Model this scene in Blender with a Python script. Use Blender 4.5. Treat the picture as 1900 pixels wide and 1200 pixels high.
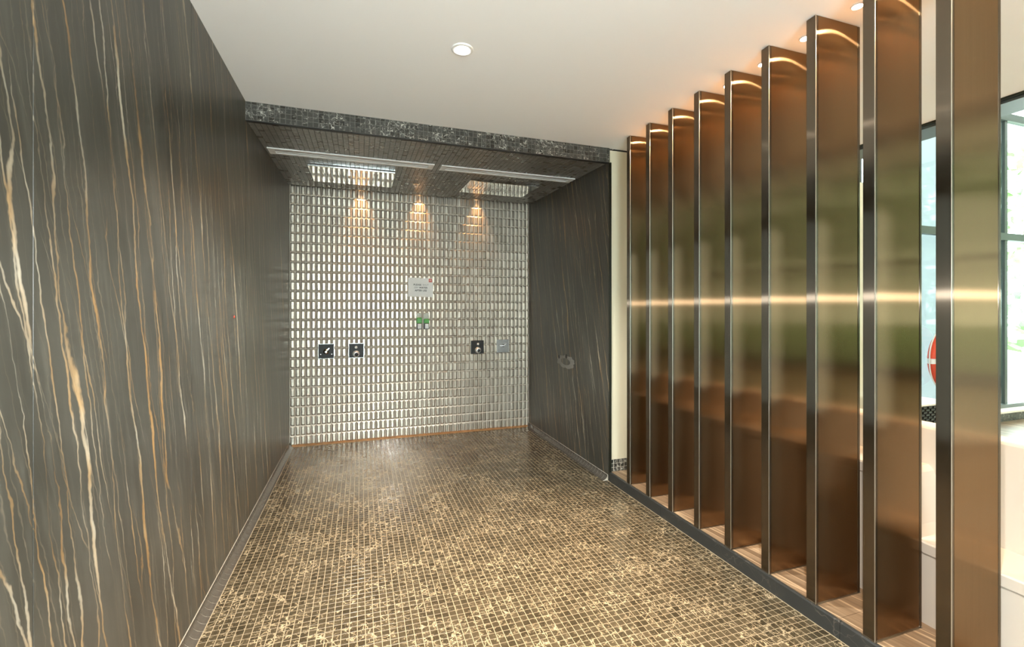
import bpy, math, random
from mathutils import Vector, Matrix
random.seed(7)
sc = bpy.context.scene
COL = sc.collection
for o in list(bpy.data.objects):
    bpy.data.objects.remove(o, do_unlink=True)

# ------------------------------------------------------------------ camera
F_PX, YAW, HY, H_CAM = 839.545, 0.3224, 576.5, 1.40
cd = bpy.data.cameras.new('camera')
cam = bpy.data.objects.new('camera', cd); COL.objects.link(cam)
cd.sensor_fit = 'HORIZONTAL'; cd.sensor_width = 36.0
cd.lens = 36.0 * F_PX / 1900.0
cd.shift_y = (HY - 600.0) / 1900.0
cd.clip_start = 0.02; cd.clip_end = 300
cam.location = (0, 0, H_CAM)
cam.rotation_euler = (math.pi / 2, 0, -YAW)
sc.camera = cam

# ------------------------------------------------------------------ world / exposure
w = bpy.data.worlds.new('sky'); sc.world = w; w.use_nodes = True
bg = w.node_tree.nodes['Background']
bg.inputs['Color'].default_value = (0.86, 0.95, 1.0, 1)
bg.inputs['Strength'].default_value = 5.0
sc.view_settings.view_transform = 'Standard'
sc.view_settings.look = 'None'
sc.view_settings.gamma = 1.0
sc.view_settings.use_curve_mapping = False
sc.view_settings.exposure = 2.15
try:
    sc.cycles.max_bounces = 10; sc.cycles.diffuse_bounces = 5; sc.cycles.glossy_bounces = 6
    sc.cycles.transmission_bounces = 6; sc.cycles.transparent_max_bounces = 12
    sc.cycles.caustics_reflective = True; sc.cycles.sample_clamp_indirect = 6.0
except Exception:
    pass

def lamp(name, kind, loc, energy, color=(1, 1, 1), rot=(0, 0, 0), **kw):
    l = bpy.data.lights.new(name, kind); l.energy = energy; l.color = color
    for k, v in kw.items(): setattr(l, k, v)
    o = bpy.data.objects.new(name, l); COL.objects.link(o)
    o.location = loc; o.rotation_euler = rot
    return o
WARM = (1.0, 0.62, 0.30); SOFTW = (1.0, 0.96, 0.90)
# the photographer's flash, just above the lens
lamp('camera_flash', 'POINT', (-0.03, -0.02, 1.515), 24, (1, 0.98, 0.94), shadow_soft_size=0.035)

# ------------------------------------------------------------------ dimensions
XL, XR, YB, YH = -0.697, 1.937, 5.16, 3.27
H, ZF, ZB, ZS = 2.735, 2.619, 2.685, 0.078
XF, FW, FT = 1.942, 0.283, 0.047
YREAR = -2.6
XE, YE = 10.5, -4.6
CEX = 3.822
HT = 4.3
CY, CSN = math.cos(YAW), math.sin(YAW)
def proj(x, y, z):
    lat = x * CY - y * CSN; d = x * CSN + y * CY
    if d < 0.05: return (-9999, -9999, d)
    return (950 + F_PX * lat / d, HY - F_PX * (z - H_CAM) / d, d)

# ------------------------------------------------------------------ node helpers
class NT:
    def __init__(self, name):
        self.m = bpy.data.materials.new(name); self.m.use_nodes = True
        self.t = self.m.node_tree; self.n = self.t.nodes; self.l = self.t.links
        self.b = self.n['Principled BSDF']
        self.out = self.n['Material Output']
    def node(self, typ, ins=None, **props):
        nd = self.n.new(typ)
        for k, v in props.items(): setattr(nd, k, v)
        for k, v in (ins or {}).items(): self.set(nd.inputs[k], v)
        return nd
    def set(self, sock, v):
        if isinstance(v, bpy.types.NodeSocket): self.l.new(v, sock)
        else: sock.default_value = v
    def math(self, op, a, b=0.0, c=0.0, clamp=False):
        nd = self.n.new('ShaderNodeMath'); nd.operation = op; nd.use_clamp = clamp
        self.set(nd.inputs[0], a); self.set(nd.inputs[1], b); self.set(nd.inputs[2], c)
        return nd.outputs[0]
    def vec(self, op, a, b=(0, 0, 0), scale=None):
        nd = self.n.new('ShaderNodeVectorMath'); nd.operation = op
        self.set(nd.inputs[0], a)
        if op == 'SCALE': self.set(nd.inputs['Scale'], scale)
        else: self.set(nd.inputs[1], b)
        return nd.outputs[0]
    def pos(self): return self.node('ShaderNodeNewGeometry').outputs['Position']
    def noise(self, vec, scale, detail=3, rough=0.5, out='Fac'):
        return self.node('ShaderNodeTexNoise', {'Vector': vec, 'Scale': scale, 'Detail': detail, 'Roughness': rough}).outputs[out]
    def ramp(self, fac, stops, interp='LINEAR'):
        nd = self.n.new('ShaderNodeValToRGB'); nd.color_ramp.interpolation = interp
        el = nd.color_ramp.elements
        while len(el) < len(stops): el.new(0.5)
        for e, (p, c) in zip(el, stops):
            e.position = p; e.color = c if len(c) == 4 else (*c, 1)
        self.set(nd.inputs[0], fac); return nd.outputs[0]
    def mix(self, fac, a, b, mode='MIX'):
        nd = self.n.new('ShaderNodeMix'); nd.data_type = 'RGBA'; nd.blend_type = mode
        self.set(nd.inputs[0], fac)
        self.set(nd.inputs[6], a if not isinstance(a, tuple) else (*a[:3], 1))
        self.set(nd.inputs[7], b if not isinstance(b, tuple) else (*b[:3], 1))
        return nd.outputs[2]
    def bump(self, height, strength=0.2, dist=0.01):
        nd = self.node('ShaderNodeBump', {'Height': height, 'Strength': strength, 'Distance': dist})
        self.l.new(nd.outputs[0], self.b.inputs['Normal'])
    def p(self, **kw):
        for k, v in kw.items():
            k = k.replace('_', ' ')
            if isinstance(v, tuple) and len(v) == 3: v = (*v, 1)
            self.set(self.b.inputs[k], v)
        return self

def simple(name, col, rough=0.5, metal=0.0, noise_amt=0.08, nscale=30, **kw):
    t = NT(name)
    n = t.noise(t.pos(), nscale, 3)
    f = t.math('MULTIPLY_ADD', n, 2 * noise_amt, 1 - noise_amt)
    c = t.mix(1.0, col, (1, 1, 1), 'MULTIPLY')
    nd = t.vec('SCALE', t.node('ShaderNodeRGB').outputs[0], scale=f)
    t.n[-1] if False else None
    for x in t.n:
        if x.type == 'RGB': x.outputs[0].default_value = (*col, 1)
    t.p(Base_Color=nd, Roughness=rough, Metallic=metal, **kw)
    return t.m
def emit(name, col, strength):
    t = NT(name); t.p(Base_Color=(0.8, 0.8, 0.8), Emission_Color=col, Emission_Strength=strength)
    return t.m

def mosaic_mat(name, origin, inv, dark, mid, vein, rough=0.22, vein_amt=1.0):
    """small marble tiles: every cell of the grid gets its own piece of veined stone"""
    t = NT(name)
    P = t.pos()
    cell = t.vec('FLOOR', t.vec('MULTIPLY', t.vec('SUBTRACT', P, origin), inv))
    rnd = t.node('ShaderNodeTexWhiteNoise', {'Vector': cell}, noise_dimensions='3D')
    off = t.vec('SCALE', rnd.outputs['Color'], scale=7.0)
    Q = t.vec('ADD', P, off)
    wob = t.noise(Q, 22, 3, 0.6, 'Color')
    Q2 = t.vec('ADD', Q, t.vec('SCALE', t.vec('SUBTRACT', wob, (0.5, 0.5, 0.5)), scale=0.06))
    vor = t.node('ShaderNodeTexVoronoi', {'Vector': Q2, 'Scale': 20.0}, feature='DISTANCE_TO_EDGE').outputs[0]
    line = t.ramp(vor, [(0.0, (1, 1, 1)), (0.022, (0.85, 0.85, 0.85)), (0.05, (0, 0, 0))])
    vor2 = t.node('ShaderNodeTexVoronoi', {'Vector': Q2, 'Scale': 55.0}, feature='DISTANCE_TO_EDGE').outputs[0]
    line2 = t.ramp(vor2, [(0.0, (0.6, 0.6, 0.6)), (0.04, (0, 0, 0))])
    clus = t.noise(P, 4.5, 3, 0.6)
    gate = t.math('ADD', t.math('MULTIPLY', t.noise(Q, 30, 2), 0.9), t.math('MULTIPLY', clus, 0.8))
    gate = t.ramp(gate, [(0.78, (0, 0, 0)), (0.98, (1, 1, 1))])
    v = t.math('MULTIPLY', t.math('MAXIMUM', line, t.math('MULTIPLY', line2, 0.7)), gate)
    v = t.math('MULTIPLY', v, vein_amt)
    base = t.mix(rnd.outputs['Value'], dark, mid)
    base = t.mix(t.ramp(t.noise(Q, 45, 4, 0.65), [(0.35, (0, 0, 0)), (0.75, (0.5, 0.5, 0.5))]), base, mid)
    t.p(Base_Color=t.mix(v, base, vein), Roughness=t.math('MULTIPLY_ADD', rnd.outputs['Value'], 0.12, rough))
    return t.m

def marble_mat(name, ydir, zseed=0.0, gold=1.0):
    """grey-brown stone slab with long slanting gold and white veins"""
    t = NT(name)
    P = t.pos()
    sep = t.node('ShaderNodeSeparateXYZ', {0: P})
    y, z = sep.outputs['Y'], sep.outputs['Z']
    s = t.math('MULTIPLY_ADD', z, 0.21 * ydir, y)
    def veins(scale, w, seed, gate_lo, gate_hi, amp, slant):
        cs = t.math('MULTIPLY_ADD', z, slant * ydir, s)
        n1 = t.noise(t.node('ShaderNodeCombineXYZ', {0: t.math('MULTIPLY', cs, 2.4), 1: t.math('MULTIPLY', z, 0.8), 2: seed + zseed}).outputs[0], 1.0, 2, 0.5)
        n2 = t.noise(t.node('ShaderNodeCombineXYZ', {0: t.math('MULTIPLY', cs, 7), 1: t.math('MULTIPLY', z, 4.5), 2: seed + zseed + 9}).outputs[0], 1.3, 4, 0.62)
        d0 = t.math('ADD', t.math('MULTIPLY', t.math('SUBTRACT', n1, 0.5), amp), t.math('MULTIPLY', t.math('SUBTRACT', n2, 0.5), 0.055))
        W = t.math('MULTIPLY', t.math('ADD', t.math('ADD', cs, d0), seed), scale)
        d = t.node('ShaderNodeTexVoronoi', {'W': W, 'Scale': 1.0, 'Randomness': 1.0}, feature='DISTANCE_TO_EDGE', voronoi_dimensions='1D').outputs[0]
        gn = t.noise(t.node('ShaderNodeCombineXYZ', {0: t.math('MULTIPLY', cs, 9), 1: t.math('MULTIPLY', z, 1.2), 2: seed + zseed + 30}).outputs[0], 1.0, 3, 0.6)
        g = t.ramp(gn, [(gate_lo, (0, 0, 0)), (gate_hi, (1, 1, 1))])
        e = t.math('DIVIDE', d, t.math('ADD', t.math('MULTIPLY', g, w * scale), 0.0006 * scale))
        core = t.ramp(e, [(0.0, (1, 1, 1)), (0.5, (0.75, 0.75, 0.75)), (1.0, (0, 0, 0))])
        return t.math('MULTIPLY', core, t.math('MULTIPLY_ADD', g, 0.85, 0.12))
    v1 = veins(7.5, 0.0135, 1.3, 0.38, 0.72, 0.24, 0.02)
    v2 = veins(13.0, 0.0058, 7.7, 0.38, 0.70, 0.16, -0.03)
    v3 = veins(26.0, 0.0030, 4.1, 0.36, 0.72, 0.12, 0.0)
    v4 = veins(9.0, 0.0060, 14.5, 0.42, 0.74, 0.34, 0.12)
    v2 = t.math('MAXIMUM', v2, v4)
    cloud = t.noise(t.node('ShaderNodeCombineXYZ', {0: t.math('MULTIPLY', s, 2.2), 1: t.math('MULTIPLY', z, 0.9), 2: zseed}).outputs[0], 1.4, 4, 0.6)
    body = t.ramp(cloud, [(0.3, (0.031, 0.030, 0.0245)), (0.55, (0.050, 0.049, 0.041)), (0.75, (0.074, 0.073, 0.062))])
    fine = t.noise(t.node('ShaderNodeCombineXYZ', {0: t.math('MULTIPLY', s, 30), 1: t.math('MULTIPLY', z, 3), 2: zseed}).outputs[0], 1.0, 3, 0.6)
    body = t.mix(t.ramp(fine, [(0.5, (0, 0, 0)), (0.85, (0.5, 0.5, 0.5))]), body, (0.105, 0.102, 0.086))
    hue = t.noise(t.node('ShaderNodeCombineXYZ', {0: t.math('MULTIPLY', s, 5), 1: t.math('MULTIPLY', z, 2.5), 2: zseed + 5}).outputs[0], 1.3, 2)
    vc = t.ramp(hue, [(0.40, (0.40, 0.225, 0.075)), (0.52, (0.44, 0.30, 0.15)), (0.66, (0.58, 0.53, 0.42))])
    c = t.mix(t.math('MULTIPLY', v3, 0.22 * gold), body, (0.42, 0.34, 0.23))
    c = t.mix(t.math('MULTIPLY', v2, 0.62 * gold), c, vc)
    c = t.mix(t.math('MULTIPLY', v1, 0.95 * gold), c, vc)
    t.p(Base_Color=c, Roughness=0.34, Specular_IOR_Level=0.45)
    return t.m

# ------------------------------------------------------------------ materials
M = {}
M['marble_l'] = marble_mat('veined_stone', 1.0, 0.0)
M['marble_r'] = marble_mat('veined_stone_alcove', -1.0, 20.0, 0.85)
t = NT('white_paint'); n = t.noise(t.pos(), 60, 3)
t.p(Base_Color=(0.87, 0.87, 0.86), Roughness=0.75); t.bump(n, 0.03, 0.002); M['ceil'] = t.m
M['cream'] = simple('cream_glass_panel', (0.66, 0.60, 0.45), 0.25, noise_amt=0.03, nscale=3)
M['white'] = simple('white_metal', (0.78, 0.78, 0.76), 0.35, noise_amt=0.02)
M['black'] = simple('black_shadow_gap', (0.010, 0.010, 0.009), 0.5)
M['darkmetal'] = simple('dark_green_metal', (0.022, 0.026, 0.018), 0.3, 0.6)
M['grout_floor'] = simple('beige_grout', (0.26, 0.21, 0.135), 0.8, nscale=120, noise_amt=0.12)
M['grout_wall'] = simple('pale_grout', (0.74, 0.68, 0.57), 0.7, nscale=120)
M['grout_cove'] = simple('cove_grout', (0.42, 0.39, 0.33), 0.7, nscale=120)
M['grout_dark'] = simple('grey_grout', (0.15, 0.145, 0.125), 0.8, nscale=120)
M['grout_soffit'] = simple('dark_grout', (0.02, 0.018, 0.015), 0.8, nscale=120)
PM = 0.0335
FX0, FY0 = XL + 0.046, YB - 0.02
M['mosaic_floor'] = mosaic_mat('brown_marble_mosaic', (FX0, FY0, 0), (1 / PM, 1 / PM, 0), (0.027, 0.0215, 0.012), (0.058, 0.046, 0.027), (0.40, 0.325, 0.21), 0.16)
PH = 0.033
M['mosaic_head'] = mosaic_mat('grey_marble_mosaic', (XL, 0, ZF), (1 / PH, 0, 1 / PH), (0.026, 0.025, 0.021), (0.052, 0.050, 0.043), (0.55, 0.53, 0.47), 0.25, 1.0)
M['mosaic_soffit'] = mosaic_mat('soffit_marble_mosaic', (XL, YH + 0.032, 0), (1 / 0.036, 1 / 0.036, 0), (0.108, 0.099, 0.080), (0.130, 0.119, 0.098), (0.42, 0.39, 0.33), 0.26, 0.3)
M['mosaic_base'] = mosaic_mat('base_marble_mosaic', (XR, 0, ZS), (1 / PH, 0, 1 / PH), (0.03, 0.028, 0.024), (0.08, 0.074, 0.062), (0.62, 0.58, 0.50), 0.25, 1.2)
# brushed steel wall tiles
t = NT('steel_tile'); P = t.pos()
cell = t.vec('FLOOR', t.vec('MULTIPLY', t.vec('SUBTRACT', P, (XL, 0, 0)), (20, 0, 10)))
rn = t.node('ShaderNodeTexWhiteNoise', {'Vector': cell}, noise_dimensions='3D')
t.p(Base_Color=t.mix(rn.outputs['Value'], (0.47, 0.41, 0.33), (0.56, 0.495, 0.405)), Metallic=1.0,
    Roughness=t.math('MULTIPLY_ADD', rn.outputs['Value'], 0.08, 0.38)); M['steel_tile'] = t.m
# bronze fins, vertically brushed
def bronze(name, col, rough):
    t = NT(name); P = t.pos()
    sp = t.node('ShaderNodeSeparateXYZ', {0: P})
    st = t.node('ShaderNodeCombineXYZ', {0: t.math('MULTIPLY', sp.outputs[0], 260), 1: t.math('MULTIPLY', sp.outputs[1], 260), 2: t.math('MULTIPLY', sp.outputs[2], 1.5)}).outputs[0]
    n = t.noise(st, 1.0, 3, 0.6)
    tg = t.node('ShaderNodeCombineXYZ', {0: 0.0, 1: 0.0, 2: 1.0})
    c = t.mix(n, tuple(x * 0.9 for x in col), tuple(x * 1.08 for x in col))
    # brushed grain: wide across the grain, sharp along it, under a clear smoother lacquer sheen
    br = t.node('ShaderNodeBsdfAnisotropic', {'Color': c, 'Roughness': rough, 'Anisotropy': 0.93, 'Rotation': 0.0, 'Tangent': tg.outputs[0]})
    sh = t.node('ShaderNodeBsdfAnisotropic', {'Color': c, 'Roughness': 0.20, 'Anisotropy': 0.75, 'Rotation': 0.0, 'Tangent': tg.outputs[0]})
    mx = t.node('ShaderNodeMixShader', {0: 0.70}); t.l.new(br.outputs[0], mx.inputs[1]); t.l.new(sh.outputs[0], mx.inputs[2])
    t.l.new(mx.outputs[0], t.out.inputs['Surface'])
    return t.m
M['bronze'] = bronze('bronze_brushed', (0.30, 0.195, 0.110), 0.26)
M['bronze_edge'] = bronze('bronze_edge_cap', (0.20, 0.165, 0.125), 0.26)
M['bright'] = simple('bright_satin_chrome', (0.88, 0.88, 0.86), 0.42, 0.55, 0.02)
M['corner_glint'] = simple('pale_corner_glint', (0.62, 0.58, 0.50), 0.38, 1.0, 0.03)  # pale metal that paints the highlight line on the fin corners
M['chrome'] = simple('polished_chrome', (0.80, 0.80, 0.78), 0.06, 1.0, 0.02)
M['steel'] = simple('satin_steel', (0.55, 0.54, 0.52), 0.25, 1.0, 0.03)
M['plate_dark'] = simple('dark_stone_plate', (0.016, 0.015, 0.013), 0.55, noise_amt=0.6, nscale=160)
M['plate_grey'] = simple('grey_plate', (0.34, 0.33, 0.31), 0.35, 0.3, noise_amt=0.12, nscale=200)
M['paper'] = simple('paper', (0.80, 0.79, 0.75), 0.6, noise_amt=0.03)
M['ink'] = simple('black_ink', (0.02, 0.02, 0.02), 0.7)
M['ink_faint'] = simple('faded_ink', (0.25, 0.24, 0.23), 0.7)
M['red'] = simple('red_print', (0.62, 0.07, 0.035), 0.5)
M['green'] = simple('green_plastic', (0.06, 0.33, 0.035), 0.4)
M['blackp'] = simple('black_plastic', (0.03, 0.03, 0.03), 0.3)
M['whitep'] = simple('white_plastic', (0.75, 0.74, 0.70), 0.35)
M['residue'] = simple('chalky_residue', (0.20, 0.195, 0.175), 0.6, noise_amt=0.5, nscale=90)
M['rust'] = simple('rusty_drain_metal', (0.36, 0.19, 0.075), 0.35, 0.4, noise_amt=0.5, nscale=18)
M['cove'] = simple('grey_glazed_cove', (0.062, 0.056, 0.047), 0.22, noise_amt=0.2, nscale=60)
t = NT('dark_curb_stone'); P = t.pos()
q = t.vec('ADD', P, t.vec('SCALE', t.noise(P, 6, 3, 0.6, 'Color'), scale=0.25))
vv = t.node('ShaderNodeTexVoronoi', {'Vector': t.vec('MULTIPLY', q, (1, 0.35, 1)), 'Scale': 16.0}, feature='DISTANCE_TO_EDGE').outputs[0]
vl = t.math('MULTIPLY', t.ramp(vv, [(0.0, (1, 1, 1)), (0.03, (0, 0, 0))]), t.ramp(t.noise(P, 9, 2), [(0.45, (0, 0, 0)), (0.7, (0.7, 0.7, 0.7))]))
t.p(Base_Color=t.mix(vl, (0.030, 0.031, 0.029), (0.16, 0.14, 0.11)), Roughness=0.3); M['curb'] = t.m
M['lounge'] = simple('white_moulded_stone', (0.50, 0.45, 0.385), 0.45, noise_amt=0.03, nscale=4)
M['frame'] = simple('grey_green_frame', (0.085, 0.10, 0.09), 0.4, 0.2)
M['bluepanel'] = simple('pale_blue_panel', (0.47, 0.56, 0.60), 0.5, noise_amt=0.04, nscale=2)
M['sill'] = simple('pale_sill', (0.78, 0.74, 0.66), 0.4)
M['rattan'] = simple('black_rattan', (0.018, 0.017, 0.015), 0.35, noise_amt=0.3)
M['buoy_red'] = simple('buoy_orange_red', (0.72, 0.075, 0.03), 0.4)
M['bark'] = simple('bark', (0.09, 0.06, 0.04), 0.9, noise_amt=0.4)
M['grass'] = simple('grass', (0.10, 0.19, 0.06), 0.9, noise_amt=0.4, nscale=6)
M['paving'] = simple('pale_paving', (0.55, 0.55, 0.52), 0.8, noise_amt=0.1, nscale=8)
M['rear'] = simple('rear_wall_plaster', (0.13, 0.11, 0.085), 0.7, noise_amt=0.05, nscale=5)
M['lens'] = emit('lamp_lens', (1.0, 0.93, 0.82, 1), 14)
M['slot_lens'] = emit('slot_lamp_lens', (1.0, 0.62, 0.32, 1), 4)
M['added_fill_glow'] = emit('added_fill_glow', (1.0, 0.92, 0.80, 1), 14)  # glow of the fill panels added over the pool side
M['lens_warm'] = emit('warm_lamp_lens', (1.0, 0.78, 0.52, 1), 30)
t = NT('leaf_green'); oi = t.node('ShaderNodeNewGeometry')
t.p(Base_Color=t.ramp(oi.outputs['Random Per Island'], [(0.0, (0.09, 0.17, 0.05)), (1.0, (0.24, 0.34, 0.14))]), Roughness=0.6); M['leaf'] = t.m
t = NT('window_glass')
tr = t.node('ShaderNodeBsdfTransparent', {'Color': (0.90, 0.96, 0.95, 1)})
gl = t.node('ShaderNodeBsdfGlossy', {'Roughness': 0.02})
fr = t.node('ShaderNodeFresnel', {'IOR': 1.45}); gm = t.node('ShaderNodeNewGeometry')
fm = t.math('MULTIPLY', fr.outputs[0], t.math('SUBTRACT', 1.0, gm.outputs['Backfacing']))
mx = t.node('ShaderNodeMixShader'); t.l.new(fm, mx.inputs[0]); t.l.new(tr.outputs[0], mx.inputs[1]); t.l.new(gl.outputs[0], mx.inputs[2])
t.l.new(mx.outputs[0], t.out.inputs['Surface']); M['glass'] = t.m
t = NT('tinted_glass')
tr = t.node('ShaderNodeBsdfTransparent', {'Color': (0.50, 0.56, 0.50, 1)}); gl = t.node('ShaderNodeBsdfGlossy', {'Roughness': 0.02})
fr = t.node('ShaderNodeFresnel', {'IOR': 1.45}); gm = t.node('ShaderNodeNewGeometry')
fm = t.math('MULTIPLY', fr.outputs[0], t.math('SUBTRACT', 1.0, gm.outputs['Backfacing']))
mx = t.node('ShaderNodeMixShader'); t.l.new(fm, mx.inputs[0]); t.l.new(tr.outputs[0], mx.inputs[1]); t.l.new(gl.outputs[0], mx.inputs[2])
t.l.new(mx.outputs[0], t.out.inputs['Surface']); M['glass_tint'] = t.m
t = NT('frosted_blue_panel')
td = t.node('ShaderNodeBsdfTranslucent', {'Color': (0.225, 0.235, 0.237, 1)}); dd = t.node('ShaderNodeBsdfDiffuse', {'Color': (0.15, 0.158, 0.16, 1)})
ad = t.node('ShaderNodeAddShader'); t.l.new(td.outputs[0], ad.inputs[0]); t.l.new(dd.outputs[0], ad.inputs[1])
t.l.new(ad.outputs[0], t.out.inputs['Surface']); M['bluepanel'] = t.m
t = NT('clear_plastic'); tr = t.node('ShaderNodeBsdfTransparent', {'Color': (0.92, 0.92, 0.90, 1)})
gl = t.node('ShaderNodeBsdfGlossy', {'Roughness': 0.05}); fr = t.node('ShaderNodeFresnel', {'IOR': 1.4}); gm = t.node('ShaderNodeNewGeometry')
fm = t.math('MULTIPLY', fr.outputs[0], t.math('SUBTRACT', 1.0, gm.outputs['Backfacing']))
mx = t.node('ShaderNodeMixShader'); t.l.new(fm, mx.inputs[0]); t.l.new(tr.outputs[0], mx.inputs[1]); t.l.new(gl.outputs[0], mx.inputs[2])
t.l.new(mx.outputs[0], t.out.inputs['Surface']); M['clear'] = t.m
# wood-look striped stone floor: long pale veins along the strip
t = NT('vein_cut_floor'); sp = t.node('ShaderNodeSeparateXYZ', {0: t.pos()})
s = t.math('MULTIPLY_ADD', sp.outputs[1], 0.16, sp.outputs[0])
w1 = t.noise(t.node('ShaderNodeCombineXYZ', {0: t.math('MULTIPLY', s, 3), 1: t.math('MULTIPLY', sp.outputs[1], 1.4)}).outputs[0], 1.6, 3)
s2 = t.math('MULTIPLY_ADD', w1, 0.05, s)
n1 = t.noise(t.node('ShaderNodeCombineXYZ', {0: t.math('MULTIPLY', s2, 42), 1: t.math('MULTIPLY', sp.outputs[1], 0.7)}).outputs[0], 1.0, 3, 0.55)
n2 = t.noise(t.node('ShaderNodeCombineXYZ', {0: t.math('MULTIPLY', s2, 20), 1: t.math('MULTIPLY', sp.outputs[1], 0.5), 2: 4.0}).outputs[0], 1.0, 1, 0.4)
ln = t.ramp(t.math('ABSOLUTE', t.math('SUBTRACT', n2, 0.5)), [(0.0, (1, 1, 1)), (0.02, (0.7, 0.7, 0.7)), (0.045, (0, 0, 0))])
c = t.ramp(n1, [(0.3, (0.13, 0.085, 0.05)), (0.5, (0.20, 0.135, 0.08)), (0.7, (0.27, 0.19, 0.12))])
t.p(Base_Color=t.mix(t.math('MULTIPLY', ln, 0.75), c, (0.55, 0.40, 0.25)), Roughness=0.35); M['veinfloor'] = t.m

# ------------------------------------------------------------------ mesh helpers
class MB:
    def __init__(self): self.v = []; self.f = []; self.mi = []
    def quad(self, a, b, c, d, m=0):
        n = len(self.v); self.v += [a, b, c, d]; self.f.append((n, n + 1, n + 2, n + 3)); self.mi.append(m)
    def box(self, x0, x1, y0, y1, z0, z1, m=0):
        n = len(self.v)
        self.v += [(x0, y0, z0), (x1, y0, z0), (x1, y1, z0), (x0, y1, z0), (x0, y0, z1), (x1, y0, z1), (x1, y1, z1), (x0, y1, z1)]
        for q in ((0, 3, 2, 1), (4, 5, 6, 7), (0, 1, 5, 4), (1, 2, 6, 5), (2, 3, 7, 6), (3, 0, 4, 7)):
            self.f.append(tuple(n + i for i in q)); self.mi.append(m)
        return self
    def prism(self, prof, a, b, axis):
        """extrude a 2-D profile (list of pairs) from a to b along axis ('x','y','z')"""
        n = len(self.v); k = len(prof)
        for s in (a, b):
            for (p, q) in prof:
                self.v.append((s, p, q) if axis == 'x' else (p, s, q) if axis == 'y' else (p, q, s))
        self.f.append(tuple(n + i for i in range(k))); self.f.append(tuple(n + k + i for i in reversed(range(k))))
        self.mi += [0, 0]
        for i in range(k):
            j = (i + 1) % k; self.f.append((n + i, n + k + i, n + k + j, n + j)); self.mi.append(0)
        return self
    def lathe(self, prof, seg=24, center=(0, 0, 0), axis='z'):
        n = len(self.v); k = len(prof)
        for i in range(seg):
            a = 2 * math.pi * i / seg; ca, sa = math.cos(a), math.sin(a)
            for (r, h) in prof:
                p = (r * ca, r * sa, h) if axis == 'z' else (r * ca, h, r * sa) if axis == 'y' else (h, r * ca, r * sa)
                self.v.append(tuple(p[q] + center[q] for q in range(3)))
        for i in range(seg):
            j = (i + 1) % seg
            for q in range(k - 1):
                self.f.append((n + i * k + q, n + j * k + q, n + j * k + q + 1, n + i * k + q + 1)); self.mi.append(0)
        return self
    def mesh(self, name):
        me = bpy.data.meshes.new(name); me.from_pydata(self.v, [], self.f)
        me.validate(); me.update(); return me
    def build(self, name, mat, parent=None, bevel=0.0, smooth=False, seg=2):
        me = self.mesh(name)
        import bmesh
        bm = bmesh.new(); bm.from_mesh(me); bmesh.ops.remove_doubles(bm, verts=bm.verts, dist=1e-6)
        bmesh.ops.recalc_face_normals(bm, faces=bm.faces); bm.to_mesh(me); bm.free()
        for mm in (mat if isinstance(mat, list) else [mat]): me.materials.append(M[mm] if isinstance(mm, str) else mm)
        if smooth:
            for p in me.polygons: p.use_smooth = True
        o = bpy.data.objects.new(name, me); COL.objects.link(o)
        if parent: o.parent = parent
        if bevel:
            b = o.modifiers.new('bevel', 'BEVEL'); b.width = bevel; b.segments = seg; b.limit_method = 'ANGLE'
        return o
def box(name, x0, x1, y0, y1, z0, z1, mat, parent=None, bevel=0.0):
    return MB().box(x0, x1, y0, y1, z0, z1).build(name, mat, parent, bevel)
def structure(o, label=None, cat=None):
    o['kind'] = 'structure'
    if label: o['label'] = label
    if cat: o['category'] = cat
    return o
def thing(name, label, cat, loc=(0, 0, 0), group=None):
    o = bpy.data.objects.new(name, None); COL.objects.link(o); o.location = loc
    o.empty_display_size = 0.1
    return tag(o, label, cat, group)
def tag(o, label, cat, group=None):
    o['label'] = label; o['category'] = cat
    if group: o['group'] = group
    return o
def stuff(o): o['kind'] = 'stuff'; return o
def inst(me, name, parent, loc, rot=None):
    o = bpy.data.objects.new(name, me); COL.objects.link(o); o.parent = parent; o.location = loc
    if rot: o.rotation_euler = rot
    return o
def pad(mb, o, u, v, n, su, sv, inset, hgt, ru=0.0, rv=0.0):
    """one tile: rectangle su x sv centred on o, flat top inset by 'inset' at height hgt, tilted by ru, rv"""
    o, u, v, n = Vector(o), Vector(u), Vector(v), Vector(n)
    k = len(mb.v)
    for (a, b) in ((-1, -1), (1, -1), (1, 1), (-1, 1)):
        mb.v.append(tuple(o + u * (a * su / 2) + v * (b * sv / 2)))
    for (a, b) in ((-1, -1), (1, -1), (1, 1), (-1, 1)):
        pu, pv = a * (su / 2 - inset), b * (sv / 2 - inset)
        mb.v.append(tuple(o + u * pu + v * pv + n * (hgt + pu * ru + pv * rv)))
    for q in ((4, 5, 6, 7), (0, 1, 5, 4), (1, 2, 6, 5), (2, 3, 7, 6), (3, 0, 4, 7)):
        mb.f.append(tuple(k + i for i in q)); mb.mi.append(0)
def pad_mesh(name, su, sv, inset, hgt, mat):
    mb = MB(); pad(mb, (0, 0, 0), (1, 0, 0), (0, 1, 0), (0, 0, 1), su, sv, inset, hgt)
    me = mb.mesh(name); me.materials.append(M[mat]); return me
def area_in_view(pts):
    q = [proj(*p) for p in pts]
    if any(d < 0.1 for _, _, d in q): return 0
    cx = sum(a[0] for a in q) / len(q); cy = sum(a[1] for a in q) / len(q)
    if not (0 < cx < 1900 and 0 < cy < 1200): return 0
    A = 0
    for i in range(len(q)):
        j = (i + 1) % len(q); A += q[i][0] * q[j][1] - q[j][0] * q[i][1]
    return abs(A) / 2

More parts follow.
